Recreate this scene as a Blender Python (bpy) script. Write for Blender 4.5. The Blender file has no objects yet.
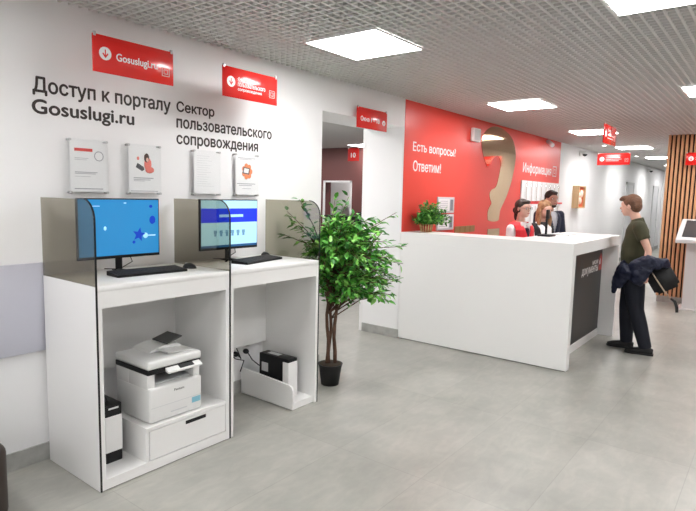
import bpy, bmesh, math, random
from mathutils import Vector, Matrix, Euler
PI=math.pi
random.seed(7)
C=bpy.context.scene.collection
sc=bpy.context.scene
# ---------------------------------------------------------------- camera
yaw,pit,rol=math.radians(52.27),math.radians(-6.241),math.radians(1.315)
Fw=Vector((math.sin(yaw)*math.cos(pit),math.cos(yaw)*math.cos(pit),math.sin(pit)))
Rt=Vector((math.cos(yaw),-math.sin(yaw),0)); Up=Rt.cross(Fw)
Rt,Up=Rt*math.cos(rol)+Up*math.sin(rol),Up*math.cos(rol)-Rt*math.sin(rol)
cd=bpy.data.cameras.new('camera'); cam=bpy.data.objects.new('camera',cd); C.objects.link(cam)
cd.sensor_width=36; cd.sensor_fit='HORIZONTAL'; cd.lens=558.4*36/696; cd.clip_start=.05; cd.clip_end=100
m=Matrix((Rt,Up,-Fw)).transposed().to_4x4(); m.translation=Vector((0,-3.37,1.62)); cam.matrix_world=m
sc.camera=cam
# ---------------------------------------------------------------- world, exposure
w=bpy.data.worlds.new('world'); sc.world=w; w.use_nodes=True
w.node_tree.nodes['Background'].inputs[0].default_value=(.9,.95,1,1); w.node_tree.nodes['Background'].inputs[1].default_value=.3
sc.view_settings.view_transform='Standard'; sc.view_settings.look='None'; sc.view_settings.gamma=1
sc.view_settings.exposure=0.56; sc.view_settings.use_curve_mapping=False
PANEL=17.0       # strength of every ceiling panel
# ---------------------------------------------------------------- materials
_m={}
def M(name,col=(.8,.8,.8),rough=.5,metal=0,emit=0,spec=None,coat=0,noise=None,bump=0):
    if name in _m: return _m[name]
    m=bpy.data.materials.new(name); m.use_nodes=True; nt=m.node_tree; b=nt.nodes['Principled BSDF']
    b.inputs['Base Color'].default_value=(*col,1); b.inputs['Roughness'].default_value=rough; b.inputs['Metallic'].default_value=metal
    if spec is not None: b.inputs['Specular IOR Level'].default_value=spec
    if coat: b.inputs['Coat Weight'].default_value=coat; b.inputs['Coat Roughness'].default_value=.05
    if emit: b.inputs['Emission Color'].default_value=(*col,1); b.inputs['Emission Strength'].default_value=emit
    if noise or bump:
        tc=nt.nodes.new('ShaderNodeTexCoord'); nz=nt.nodes.new('ShaderNodeTexNoise'); nz.inputs['Scale'].default_value=noise[0] if noise else 60
        nz.inputs['Detail'].default_value=4; nt.links.new(tc.outputs['Object'],nz.inputs['Vector'])
        if noise:
            r=nt.nodes.new('ShaderNodeValToRGB'); r.color_ramp.elements[0].position=.35; r.color_ramp.elements[1].position=.65
            r.color_ramp.elements[0].color=(*col,1); r.color_ramp.elements[1].color=(*noise[1],1)
            nt.links.new(nz.outputs['Fac'],r.inputs[0]); nt.links.new(r.outputs[0],b.inputs['Base Color'])
        if bump:
            bp=nt.nodes.new('ShaderNodeBump'); bp.inputs['Strength'].default_value=bump; bp.inputs['Distance'].default_value=.01
            nt.links.new(nz.outputs['Fac'],bp.inputs['Height']); nt.links.new(bp.outputs[0],b.inputs['Normal'])
    _m[name]=m; return m
def glass(name,col,gloss=.08):
    m=bpy.data.materials.new(name); m.use_nodes=True; nt=m.node_tree; nt.nodes.clear()
    o=nt.nodes.new('ShaderNodeOutputMaterial'); t=nt.nodes.new('ShaderNodeBsdfTransparent'); g=nt.nodes.new('ShaderNodeBsdfGlossy')
    t.inputs[0].default_value=(*col,1); g.inputs['Roughness'].default_value=.01
    fr=nt.nodes.new('ShaderNodeFresnel'); fr.inputs[0].default_value=1.5
    ge=nt.nodes.new('ShaderNodeNewGeometry'); iv=nt.nodes.new('ShaderNodeMath'); iv.operation='SUBTRACT'; iv.inputs[0].default_value=1; nt.links.new(ge.outputs['Backfacing'],iv.inputs[1])
    ml=nt.nodes.new('ShaderNodeMath'); ml.operation='MULTIPLY'; nt.links.new(fr.outputs[0],ml.inputs[0]); nt.links.new(iv.outputs[0],ml.inputs[1])
    mx=nt.nodes.new('ShaderNodeMixShader'); nt.links.new(ml.outputs[0],mx.inputs[0]); nt.links.new(t.outputs[0],mx.inputs[1]); nt.links.new(g.outputs[0],mx.inputs[2])
    nt.links.new(mx.outputs[0],o.inputs[0]); return m
def floor_mat():
    m=bpy.data.materials.new('concrete_tile'); m.use_nodes=True; nt=m.node_tree; b=nt.nodes['Principled BSDF']; N=nt.nodes.new; L=nt.links.new
    tc=N('ShaderNodeTexCoord'); mp=N('ShaderNodeMapping'); mp.inputs['Location'].default_value=(.9,.05,0); L(tc.outputs['Object'],mp.inputs[0])
    br=N('ShaderNodeTexBrick'); br.offset=0; br.inputs['Scale'].default_value=1; br.inputs['Brick Width'].default_value=1.2; br.inputs['Row Height'].default_value=.6
    br.inputs['Mortar Size'].default_value=.0025; br.inputs['Mortar Smooth'].default_value=.1; br.inputs['Bias'].default_value=0
    br.inputs['Color1'].default_value=(.375,.37,.338,1); br.inputs['Color2'].default_value=(.405,.40,.368,1); br.inputs['Mortar'].default_value=(.335,.33,.305,1)
    L(mp.outputs[0],br.inputs[0])
    n1=N('ShaderNodeTexNoise'); n1.inputs['Scale'].default_value=1.6; n1.inputs['Detail'].default_value=8; n1.inputs['Roughness'].default_value=.62; L(tc.outputs['Object'],n1.inputs[0])
    r1=N('ShaderNodeValToRGB'); r1.color_ramp.elements[0].position=.3; r1.color_ramp.elements[1].position=.72
    r1.color_ramp.elements[0].color=(.78,.785,.775,1); r1.color_ramp.elements[1].color=(1.12,1.115,1.11,1); L(n1.outputs['Fac'],r1.inputs[0])
    mp2=N('ShaderNodeMapping'); mp2.inputs['Scale'].default_value=(1,2.5,1); L(tc.outputs['Object'],mp2.inputs[0])
    n2=N('ShaderNodeTexNoise'); n2.inputs['Scale'].default_value=5; n2.inputs['Detail'].default_value=10; n2.inputs['Distortion'].default_value=1.2; L(mp2.outputs[0],n2.inputs[0])
    r2=N('ShaderNodeValToRGB'); r2.color_ramp.elements[0].position=.42; r2.color_ramp.elements[1].position=.72
    r2.color_ramp.elements[0].color=(.97,.97,.97,1); r2.color_ramp.elements[1].color=(1.09,1.08,1.07,1); L(n2.outputs['Fac'],r2.inputs[0])
    a=N('ShaderNodeMix'); a.data_type='RGBA'; a.blend_type='MULTIPLY'; a.inputs[0].default_value=1; L(br.outputs['Color'],a.inputs[6]); L(r1.outputs[0],a.inputs[7])
    c=N('ShaderNodeMix'); c.data_type='RGBA'; c.blend_type='MULTIPLY'; c.inputs[0].default_value=1; L(a.outputs[2],c.inputs[6]); L(r2.outputs[0],c.inputs[7])
    L(c.outputs[2],b.inputs['Base Color']); b.inputs['Roughness'].default_value=.33; b.inputs['Specular IOR Level'].default_value=.42
    return m
def wood_mat(name,c1,c2,scale=6,axis=2):
    m=bpy.data.materials.new(name); m.use_nodes=True; nt=m.node_tree; b=nt.nodes['Principled BSDF']; N=nt.nodes.new; L=nt.links.new
    tc=N('ShaderNodeTexCoord'); mp=N('ShaderNodeMapping'); s=[scale*6]*3; s[axis]=scale*.4; mp.inputs['Scale'].default_value=s; L(tc.outputs['Object'],mp.inputs[0])
    n=N('ShaderNodeTexNoise'); n.inputs['Scale'].default_value=1; n.inputs['Detail'].default_value=5; L(mp.outputs[0],n.inputs[0])
    r=N('ShaderNodeValToRGB'); r.color_ramp.elements[0].position=.3; r.color_ramp.elements[1].position=.7
    r.color_ramp.elements[0].color=(*c1,1); r.color_ramp.elements[1].color=(*c2,1); L(n.outputs['Fac'],r.inputs[0]); L(r.outputs[0],b.inputs['Base Color'])
    b.inputs['Roughness'].default_value=.5; return m
WALL=M('white_paint',(.86,.855,.86),.55,bump=.03)
WALL2=M('white_room_paint',(.84,.835,.83),.6)
REDW=M('red_wall_vinyl',(.86,.075,.055),.32)
BROWN=M('maroon_paint',(.15,.05,.045),.6)
FLOOR=floor_mat()
BASE=M('grey_skirting_tile',(.30,.30,.28),.4,noise=(9,(.42,.42,.40)))
WHITE=M('white_laminate',(.85,.845,.835),.32)
WHITE2=M('white_inner_laminate',(.78,.775,.765),.4)
BLACK=M('black_plastic',(.008,.008,.009),.4,spec=.3)
BLACKM=M('black_matte',(.02,.02,.021),.7)
DGREY=M('dark_grey_panel',(.022,.022,.023),.4)
GRID=M('grey_grid_metal',(.70,.695,.68),.5)
PLEN=M('plenum_grey',(.035,.035,.035),.9)
SIGNR=M('red_sign_acrylic',(.80,.022,.018),.22,coat=.3)
SIGNW=M('sign_white_print',(.88,.86,.86),.4)
TXT=M('dark_brown_lettering',(.035,.026,.024),.5)
STEEL=M('brushed_steel',(.55,.55,.55),.3,1)
LILAC=M('lilac_board',(.60,.60,.68),.4)
GLASS=glass('tinted_glass',(.66,.635,.575))
CLEAR=glass('clear_acrylic',(.985,.99,.99))
PAPER=M('white_paper',(.88,.875,.88),.6)
PGREY=M('grey_print',(.42,.42,.45),.6)
PRED=M('red_print',(.75,.08,.07),.6)
PORANGE=M('orange_print',(.85,.28,.12),.6)
GOLD=M('bronze_mirror',(.50,.36,.22),.07,1)
GOLDP=M('gold_print',(.38,.24,.09),.35,.5)
LIGHT=M('light_panel_glow',(1.0,.99,.985),.5,emit=PANEL)
WOOD=wood_mat('oak_slat',(.52,.25,.115),(.66,.38,.20))
WOODL=wood_mat('pale_birch',(.55,.36,.18),(.68,.47,.27))
SLATB=M('slat_backing_felt',(.02,.017,.015),.9)
SKIN=M('skin',(.68,.40,.31),.5); LIPS=M('lips',(.50,.14,.13),.5); EYEW=M('eye_white',(.75,.73,.70),.3); EYED=M('eye_iris',(.04,.025,.02),.3)
# ---------------------------------------------------------------- mesh builder
class MB:
    def __init__(s): s.bm=bmesh.new(); s.mi=0
    def _f(s,f,smooth=False):
        f.material_index=s.mi; f.smooth=smooth; return f
    def box(s,x0,x1,y0,y1,z0,z1,bev=0,seg=2,mat=None):
        t=bmesh.new(); bmesh.ops.create_cube(t,size=1)
        for v in t.verts: v.co=Vector(((x0+x1)/2+v.co.x*(x1-x0),(y0+y1)/2+v.co.y*(y1-y0),(z0+z1)/2+v.co.z*(z1-z0)))
        if bev: bmesh.ops.bevel(t,geom=t.edges[:],offset=bev,segments=seg,affect='EDGES',profile=.5)
        s.merge(t,mat,bool(bev)); return s
    def merge(s,t,mat=None,smooth=False):
        mp={}
        for v in t.verts: mp[v]=s.bm.verts.new(mat@v.co if mat else v.co)
        for f in t.faces:
            try: s._f(s.bm.faces.new([mp[v] for v in f.verts]),smooth)
            except ValueError: pass
        t.free()
    def loft(s,pts,rads,n=12,hint=(0,0,1),cap=True,smooth=True):
        pts=[Vector(p) for p in pts]; rings=[]; hint=Vector(hint); prev=None
        for i,p in enumerate(pts):
            a=pts[max(i-1,0)]; b=pts[min(i+1,len(pts)-1)]; d=(b-a).normalized()
            h=prev if prev is not None else (hint if abs(d.dot(hint.normalized()))<.95 else Vector((1,0,0)))
            u=(h-d*h.dot(d)).normalized(); v=d.cross(u); prev=u
            r=rads[i]; ru,rv=(r,r) if not isinstance(r,(tuple,list)) else r
            rings.append([s.bm.verts.new(p+u*(ru*math.cos(2*PI*k/n))+v*(rv*math.sin(2*PI*k/n))) for k in range(n)])
        for i in range(len(rings)-1):
            for k in range(n):
                s._f(s.bm.faces.new([rings[i][k],rings[i][(k+1)%n],rings[i+1][(k+1)%n],rings[i+1][k]]),smooth)
        if cap:
            s._f(s.bm.faces.new(rings[0][::-1])); s._f(s.bm.faces.new(rings[-1]))
        return s
    def tube(s,pts,r,n=8): return s.loft(pts,[r]*len(pts),n)
    def cyl(s,a,b,r,n=20,r2=None): return s.loft([a,b],[r,r if r2 is None else r2],n,smooth=True)
    def ell(s,c,r,rot=(0,0,0),sub=3):
        t=bmesh.new(); bmesh.ops.create_icosphere(t,subdivisions=sub,radius=1)
        m=Matrix.Translation(c)@Euler(rot).to_matrix().to_4x4()@Matrix.Diagonal((*(r if isinstance(r,(tuple,list)) else (r,r,r)),1))
        s.merge(t,m,True); return s
    def prism(s,pts,axis,a0,a1,smooth=False):
        # pts: 2-D outline; axis 0: (y,z) extruded in x; 1: (x,z) extruded in y; 2: (x,y) in z
        def P(p,a): return (a,p[0],p[1]) if axis==0 else (p[0],a,p[1]) if axis==1 else (p[0],p[1],a)
        A=[s.bm.verts.new(P(p,a0)) for p in pts]; B=[s.bm.verts.new(P(p,a1)) for p in pts]; n=len(pts)
        s._f(s.bm.faces.new(A)); s._f(s.bm.faces.new(B[::-1]))
        for i in range(n): s._f(s.bm.faces.new([A[i],B[i],B[(i+1)%n],A[(i+1)%n]]),smooth)
        return s
    def build(s,name,mat,parent=None,off=None,mats=None,norm=True):
        if norm: bmesh.ops.recalc_face_normals(s.bm,faces=s.bm.faces[:])
        me=bpy.data.meshes.new(name); 
        if off is None and parent is not None and not parent.get('_local'): off=wloc(parent)
        if off is not None:
            for v in s.bm.verts: v.co-=off
        s.bm.to_mesh(me); s.bm.free()
        for q in (mats or [mat]): me.materials.append(q)
        o=bpy.data.objects.new(name,me); C.objects.link(o); o.parent=parent
        return o
def wloc(o):
    v=Vector((0,0,0))
    while o is not None:
        v+=o.location; o=o.parent
    return v
def tag(o,label=None,cat=None,group=None,kind=None):
    if label: o['label']=label
    if cat: o['category']=cat
    if group: o['group']=group
    if kind: o['kind']=kind
    return o
def thing(name,loc,label,cat,group=None):
    o=bpy.data.objects.new(name,None); C.objects.link(o); o.location=loc; o.empty_display_size=.1
    return tag(o,label,cat,group)
def recenter(o):
    # put the origin of a single-mesh thing at the bottom centre of its bounds
    me=o.data; xs=[v.co for v in me.vertices]
    c=Vector(((min(v.x for v in xs)+max(v.x for v in xs))/2,(min(v.y for v in xs)+max(v.y for v in xs))/2,min(v.z for v in xs)))
    for v in me.vertices: v.co-=c
    o.location=c; return o
def struct(name,mb,mat,parent=None): 
    o=mb.build(name,mat,parent); 
    if parent is None: o['kind']='structure'
    return o
def remesh(o,vox=.008,smooth=4):
    md=o.modifiers.new('r','REMESH'); md.mode='VOXEL'; md.voxel_size=vox; md.use_smooth_shade=True
    ms=o.modifiers.new('s','SMOOTH'); ms.iterations=smooth; ms.factor=.5
    bpy.context.view_layer.update(); dg=bpy.context.evaluated_depsgraph_get()
    me=bpy.data.meshes.new_from_object(o.evaluated_get(dg)); mats=[m for m in o.data.materials]
    o.modifiers.clear(); o.data=me; me.materials.clear()
    for q in mats: me.materials.append(q)
    for p in me.polygons: p.material_index=0; p.use_smooth=True
    return o
def copy_tree(o,parent=None):
    c=o.copy(); C.objects.link(c); c.parent=parent
    for ch in [q for q in bpy.data.objects if q.parent==o]: copy_tree(ch,c)
    return c
def outline(tx):
    cu=bpy.data.curves.new('t','FONT'); cu.body=tx; cu.size=1; cu.resolution_u=4; cu.fill_mode='NONE'
    to=bpy.data.objects.new('t',cu); C.objects.link(to); bpy.context.view_layer.update()
    me=bpy.data.meshes.new_from_object(to.evaluated_get(bpy.context.evaluated_depsgraph_get())); bpy.data.objects.remove(to); return me
_gl={}
def glyph(ch,bold):
    """outline of one letter, thickened by bold and filled with the non-zero winding rule"""
    from mathutils.geometry import delaunay_2d_cdt
    if (ch,bold) in _gl: return _gl[(ch,bold)]
    me=outline(ch); nx={}
    for e in me.edges:
        a,b=e.vertices; nx.setdefault(a,[]).append(b); nx.setdefault(b,[]).append(a)
    todo=set(nx); loops=[]
    while todo:
        s0=min(todo); L=[s0]; todo.discard(s0); cur=s0
        # edges are stored in curve direction: the edge that starts at a vertex gives the next one
        while True:
            n=[q for q in nx[cur] if q in todo]
            if not n: break
            n=[q for q in n if q==cur+1] or n; cur=n[0]; todo.discard(cur); L.append(cur)
        loops.append([me.vertices[i].co.to_2d() for i in L])
    V=[];E=[];LL=[]
    sh=[(0,0)] if not bold else [(bold,0),(-bold,0),(0,bold),(0,-bold)]
    def area(L): return sum(p.x*q.y-q.x*p.y for p,q in zip(L,L[1:]+L[:1]))
    big=1 if area(max(loops,key=lambda L:abs(area(L))))>0 else -1
    for dx,dy in sh:
        for L in loops:
            q=[Vector((p.x+dx,p.y+dy)) for p in L]; n0=len(V); V+=q; E+=[(n0+i,n0+(i+1)%len(q)) for i in range(len(q))]; LL.append(q)
    def wind(c,L):
        w=0
        for p,q in zip(L,L[1:]+L[:1]):
            if p.y<=c.y<q.y and (q.x-p.x)*(c.y-p.y)-(c.x-p.x)*(q.y-p.y)>0: w+=1
            elif q.y<=c.y<p.y and (q.x-p.x)*(c.y-p.y)-(c.x-p.x)*(q.y-p.y)<0: w-=1
        return w
    r=delaunay_2d_cdt(V,E,[],0,1e-5); P,T=r[0],r[2]; nl=len(loops); out=[]
    for t in T:
        c=(P[t[0]]+P[t[1]]+P[t[2]])/3
        if any(sum(wind(c,L) for L in LL[k:k+nl])!=0 for k in range(0,len(LL),nl)): out.append(tuple(t))
    _gl[(ch,bold)]=(P,out); return P,out
def text(body,box,axis,pos,mat,name,parent=None,bold=.016,depth=.0008):
    """box=(u0,u1,v0,v1); axis 'y': u=x, facing -y at y=pos; axis 'x': u=-y, facing -x at x=pos"""
    def right(tx): return max(v.co.x for v in outline(tx).vertices)
    bar=right('|'); b1=bmesh.new(); me=bpy.data.meshes.new(name)
    for ci,ch in enumerate(body):
        if ch==' ': continue
        ax=right(body[:ci]+'|')-bar if ci else 0
        V,F=glyph(ch,bold)
        for z in (0,1):
            vs=[b1.verts.new((p.x+ax,p.y,z)) for p in V]
            for f in F: b1.faces.new([vs[i] for i in (f if z else f[::-1])])
            if z: top=vs
            else: bot=vs
        cnt={}
        for f in F:
            for i in range(len(f)): cnt[(f[i],f[(i+1)%len(f)])]=1
        for (i,j) in cnt:
            if (j,i) not in cnt: b1.faces.new([top[j],top[i],bot[i],bot[j]])
    for f in b1.faces: f.smooth=False
    b1.to_mesh(me); b1.free()
    xs=[v.co.x for v in me.vertices]; ys=[v.co.y for v in me.vertices]; x0,x1,y0,y1=min(xs),max(xs),min(ys),max(ys)
    off=wloc(parent) if parent is not None else Vector((0,0,0))
    zs=[v.co.z for v in me.vertices]; z1=max(zs)
    for v in me.vertices:
        dz=-depth*v.co.z
        u=box[0]+(v.co.x-x0)/(x1-x0)*(box[1]-box[0]); q=box[2]+(v.co.y-y0)/(y1-y0)*(box[3]-box[2])
        v.co=(Vector((u,pos+dz,q)) if axis=='y' else Vector((pos+dz,-u,q)))-off
    me.materials.clear(); me.materials.append(mat)
    o=bpy.data.objects.new(name,me); C.objects.link(o); o.parent=parent
    return o
# ================================================================ STRUCTURE
ZC=2.673
struct('floor',MB().box(-4,24,-7,8,-.1,0),FLOOR)
struct('wall_left',MB().box(-4,3.93,0,.5,0,3.2),WALL)
struct('wall_lintel',MB().box(3.93,5.31,0,.5,2.37,3.2),WALL)
struct('wall_front',MB().box(5.31,24,0,.5,0,3.2),WALL)
struct('wall_back',MB().box(-4.2,-4,-7,8,0,3.2),WALL)
struct('wall_right',MB().box(-4,24,-7.2,-7,0,3.2),WALL)
struct('wall_end',MB().box(22,22.2,-7,0,0,3.2),WALL2)
struct('wall_red',MB().box(5.325,10.75,-.006,0,0,ZC-.002),REDW)
struct('ceiling_slab',MB().box(-4.2,24,-7.2,8.2,3.2,3.3),PLEN)
# open grid ceiling
mb=MB(); p=.06; h=.022; wd=.015
x=-3.99
while x<21.98: mb.box(x,x+wd,-6.98,-.004,ZC,ZC+h); x+=p
y=-.045
while y>-6.98: mb.box(-3.99,21.98,y-wd,y,ZC+.0005,ZC+h-.0005); y-=p
struct('ceiling',mb,GRID)
# skirting
struct('baseboard_left',MB().box(-4,3.93,-.012,0,0,.1).box(-4,3.93,-.014,0,.1,.104),BASE)
struct('baseboard_jamb',MB().box(5.298,5.31,-.012,.5,0,.1),BASE)
struct('baseboard_front',MB().box(5.45,22,-.018,-.006,0,.1),BASE)
# the room behind the opening
struct('wall_room_left',MB().box(3.83,3.93,.5,7,0,3.2),WALL2)
struct('wall_room_right',MB().box(5.31,16,.5,.55,0,3.2),WALL2)
struct('ceiling_room',MB().box(-4,16,.5,8,ZC,ZC+.05),M('room_ceiling_paint',(.62,.61,.60),.7))
BR=MB().box(10.08,10.3,5.16,8,0,ZC).box(10.08,10.3,3.0,4.385,0,ZC).box(10.08,10.3,4.385,5.16,1.9,ZC).box(10.08,10.3,4.385,5.16,0,.95)
struct('wall_maroon',BR,BROWN)
struct('wall_room_far',MB().box(11.6,11.7,2.5,8,0,ZC),WALL2)
mb=MB()
mb.box(10.05,10.08,4.36,4.40,.95,1.93).box(10.05,10.08,5.14,5.19,.95,1.93).box(10.05,10.08,4.36,5.19,1.89,1.93)
struct('window_1',mb,WHITE)
t=thing('wall_screen',(11.56,5.2,1.33),'dark wall screen with a green picture in the niche of the maroon wall','screen')
MB().box(11.54,11.599,4.93,5.45,1.33,1.68,.004).build('casing',BLACK,t)
MB().box(11.536,11.54,4.95,5.16,1.35,1.66).build('green_image',M('screen_green',(.05,.16,.03),.4,emit=.5),t)
recenter(tag(MB().box(11.36,11.599,4.7,5.8,1.285,1.315).build('niche_shelf',WHITE),'white shelf board under the dark screen in the maroon wall niche','shelf'))
t=thing('service_counter',(9.2,3.6,0),'low black counter in front of the maroon wall, seen through the doorway','counter')
MB().box(8.9,9.5,2.9,4.1,0,1.15,.01).build('body',M('dark_counter',(.03,.03,.035),.5),t)
MB().box(8.86,9.54,2.86,4.14,1.15,1.19,.005).build('counter_top',BLACKM,t)
MB().box(9.1,9.14,3.15,3.45,1.19,1.27,.01).build('monitor_back',BLACKM,t)
# far doors in the corridor
for i,(x0,x1) in enumerate([(16.4,17.35),(20.3,21.2)]):
    d=MB().box(x0,x0+.07,-.03,0,0,2.12).box(x1-.07,x1,-.03,0,0,2.12).box(x0,x1,-.03,0,2.05,2.12)
    o=struct('door_%d'%(i+1),d,M('grey_door_frame',(.62,.62,.63),.5))
    MB().box(x0+.07,x1-.07,-.016,-.001,0,2.05).build('door_leaf',M('light_door',(.68,.68,.70),.4),o,off=Vector((0,0,0)))
    MB().box(x1-.16,x1-.14,-.06,-.016,1.0,1.02).box(x1-.26,x1-.14,-.065,-.052,.995,1.02).build('door_handle',STEEL,o,off=Vector((0,0,0)))
# slatted wall block on the right
struct('wall_slat_core',MB().box(10.262,14.5,-7,-1.862,0,3.1),WALL)
mb=MB(); y=-1.84
while y>-6.9: mb.box(10.215,10.25,y-.036,y,.1,ZC-.003); y-=.060
t=thing('slat_panel',(10.24,-4.3,.1),'vertical oak slat cladding with dark gaps on the end wall behind the kiosk','wall cladding')
mb.build('slats',WOOD,t)
MB().box(10.25,10.26,-6.95,-1.84,.1,ZC-.003).build('backing',SLATB,t)
struct('trim_slat_edge',MB().box(10.25,10.30,-1.86,-1.838,.1,ZC-.003),WOODL)
struct('baseboard_slat',MB().box(10.235,10.26,-6.95,-1.85,0,.1),BASE)
# ================================================================ CEILING LIGHTS
def light(x,y,label,room=False):
    t=thing('ceiling_light',(x+.3,y-.3,ZC-.022),label,'ceiling light','square ceiling light panels')
    return t
LB={(2.972,-.645):'square glowing ceiling panel nearest the camera along the white lettered wall',
 (5.99,-.645):'square glowing ceiling panel above the left part of the white reception desk and red wall',
 (9.0,-.645):'square glowing ceiling panel partly behind the small red sign hanging over the desk end',
 (12.0,-.645):'thin looking glowing ceiling panel just behind the lower red hanging sign',
 (15.0,-.645):'farthest visible glowing ceiling panel, touching the edge of the slatted wall',
 (2.93,-2.535):'large glowing ceiling panel cut off by the top right corner of the photo',
 (5.975,-2.535):'glowing ceiling panel cut off by the right edge of the photo above the slatted wall'}
pts=[(x,y) for x in (-3.03,-.03) for y in (-.645,-2.535,-4.42)]+[(x,-4.42) for x in (2.93,5.975)]+[(8.99,-2.535),(8.99,-4.42)]+[(18.0,-.645),(20.7,-.645)]  # unseen panels added past the view to light hall and corridor
allp=list(LB)+[q for q in pts]
first=None
for i,(x,y) in enumerate(allp):
    lab=LB.get((x,y),None)
    if first is None:
        t=thing('ceiling_light',(x+.3,y-.3,ZC-.02),lab,'ceiling light','square ceiling light panels'); first=t
        mb=MB(); X0,X1,Y0,Y1=x,x+.6,y-.6,y
        mb.box(X0,X1,Y0,Y0+.008,ZC-.014,ZC-.001).box(X0,X1,Y1-.008,Y1,ZC-.014,ZC-.001).box(X0,X0+.008,Y0,Y1,ZC-.014,ZC-.001).box(X1-.008,X1,Y0,Y1,ZC-.014,ZC-.001)
        mb.build('frame',WHITE,t)
        MB().box(X0+.008,X1-.008,Y0+.008,Y1-.008,ZC-.012,ZC-.003).build('diffuser',LIGHT,t)
    else:
        t=copy_tree(first); t.location=(x+.3,y-.3,ZC-.02)
        if lab is None:
            t['label']='square glowing ceiling panel added out of view to light the room'; t['group']='added ceiling light panels out of view'
        else: t['label']=lab
t=copy_tree(first); t.location=(9.75,3.75,ZC-.02); t['label']='ceiling light seen through the doorway in front of the maroon wall'; t['group']='square ceiling light panels'
for q in ((4.3,1.3),(4.9,3.4),(6.6,1.4),(8.9,5.4),(10.6,4.9)):  # unseen panels added to brighten the room behind the opening
    t=copy_tree(first); t.location=(*q,ZC-.02); t['label']='square glowing ceiling panel added out of view to light the room'; t['group']='added ceiling light panels out of view'
# wall-washing downlights of the corridor
def downlight(x,lab):
    t=thing('downlight',(x,-.55,ZC-.012),lab,'downlight','small spotlights washing the corridor wall')
    mb=MB(); mb.loft([(x,-.55,ZC-.012),(x,-.55,ZC-.001)],[.05,.045],20); mb.build('ring',WHITE,t)
    MB().loft([(x,-.55,ZC-.0145),(x,-.55,ZC-.0122)],[.036,.036],20).build('lens',M('lens_glow',(1,.97,.9),.4,emit=6),t)
    ld=bpy.data.lights.new('downlight_beam','SPOT'); ld.energy=28; ld.spot_size=math.radians(150); ld.spot_blend=1; ld.shadow_soft_size=.10; ld.color=(1,.97,.92)
    lo=bpy.data.objects.new('lamp_beam',ld); C.objects.link(lo); lo.parent=t; lo.location=(0,0,-.02); lo.rotation_euler=(math.radians(4),0,0)
    return t
for x,lab in ((11.6,'small round ceiling downlight above the wooden wall box'),(14.6,'small round ceiling downlight over the white corridor wall left of the second dome camera'),(18.6,'small round ceiling downlight at the far end of the corridor wall')): downlight(x,lab)
# ================================================================ WALL LETTERING
def lettering(lines,label):
    t=thing('wall_lettering',((lines[0][1][0]+lines[0][1][1])/2,-.001,lines[-1][1][2]),label,'lettering')
    for s,b in lines: text(s,b,'y',-.0015,TXT,'text_line',t,bold=.024)
    return t
lettering([('Доступ к порталу',(1.437,2.333,2.130,2.241)),('Gosuslugi.ru',(1.43,2.058,2.008,2.116))],'dark two-line wall lettering, larger and left of the two, under the first red sign')
lettering([('Сектор',(2.379,2.706,2.145,2.236)),('пользовательского',(2.377,3.292,2.052,2.118)),('сопровождения',(2.376,3.142,1.921,2.007))],'dark three-line wall lettering above the right pair of acrylic poster holders')
t=thing('wall_lettering',(6.0,-.007,1.9),'white two-line question lettering on the left part of the red wall','lettering')
text('Есть вопросы?',(5.50,6.545,2.10,2.232),'y',-.0075,SIGNW,'text_line',t); text('Ответим!',(5.515,6.17,1.90,2.025),'y',-.0075,SIGNW,'text_line',t)
t=thing('wall_lettering',(9.6,-.007,2.0),'white information lettering with a small icon above the brochure rack on the red wall','lettering')
text('Информация',(8.89,10.28,2.0,2.20),'y',-.0075,SIGNW,'text_line',t)
mb=MB()
for a,b,c,d in ((10.36,10.56,2.03,2.045),(10.36,10.56,2.20,2.215),(10.36,10.375,2.03,2.215),(10.545,10.56,2.03,2.215),(10.42,10.50,2.08,2.09),(10.42,10.50,2.15,2.16),(10.42,10.43,2.08,2.16),(10.49,10.50,2.08,2.16)): mb.box(a,b,-.0085,-.007,c,d)
mb.build('icon',SIGNW,t)
# bronze question mark
def chaikin(P,n=2):
    for _ in range(n):
        P=[q for i in range(len(P)) for q in ((P[i][0]*.75+P[(i+1)%len(P)][0]*.25,P[i][1]*.75+P[(i+1)%len(P)][1]*.25),(P[i][0]*.25+P[(i+1)%len(P)][0]*.75,P[i][1]*.25+P[(i+1)%len(P)][1]*.75))]
    return P
QM=[(7.841,2.640),(7.99,2.632),(8.141,2.60),(8.30,2.56),(8.454,2.476),(8.539,2.335),(8.55,2.23),(8.527,2.10),(8.439,1.88),(8.36,1.76),(8.275,1.651),(8.16,1.54),(8.052,1.44),(8.03,1.35),(8.02,1.267),(7.623,1.276),(7.60,1.36),(7.604,1.435),(7.67,1.50),(7.731,1.543),(7.66,1.60),(7.63,1.686),(7.70,1.74),(7.847,1.763),(7.92,1.88),(7.962,2.001),(7.99,2.09),(7.97,2.16),(7.90,2.22),(7.825,2.235),(7.72,2.20),(7.652,2.15),(7.584,2.069),(7.52,2.04),(7.476,2.07),(7.38,2.18),(7.322,2.274),(7.29,2.36),(7.304,2.446),(7.36,2.51),(7.437,2.558),(7.56,2.61),(7.70,2.636)]
t=thing('question_mark_emblem',(7.8,-.02,1.05),'large bronze mirrored question mark on the red wall','wall emblem')
MB().prism(chaikin(QM),1,-.012,-.0065).build('hook',GOLD,t)
MB().prism([(7.63,1.04),(8.06,1.04),(8.06,1.165),(7.63,1.165)],1,-.012,-.0065).build('dot',GOLD,t)
t=thing('gold_strip_sign',(6.9,-.01,1.1),'low row of small gold plates on the red wall just above the desk','wall plate')
mb=MB(); 
for k in range(4): mb.box(6.60+k*.15,6.60+k*.15+.14,-.014,-.0065,1.15,1.235)
mb.build('plates',GOLDP,t)
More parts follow.
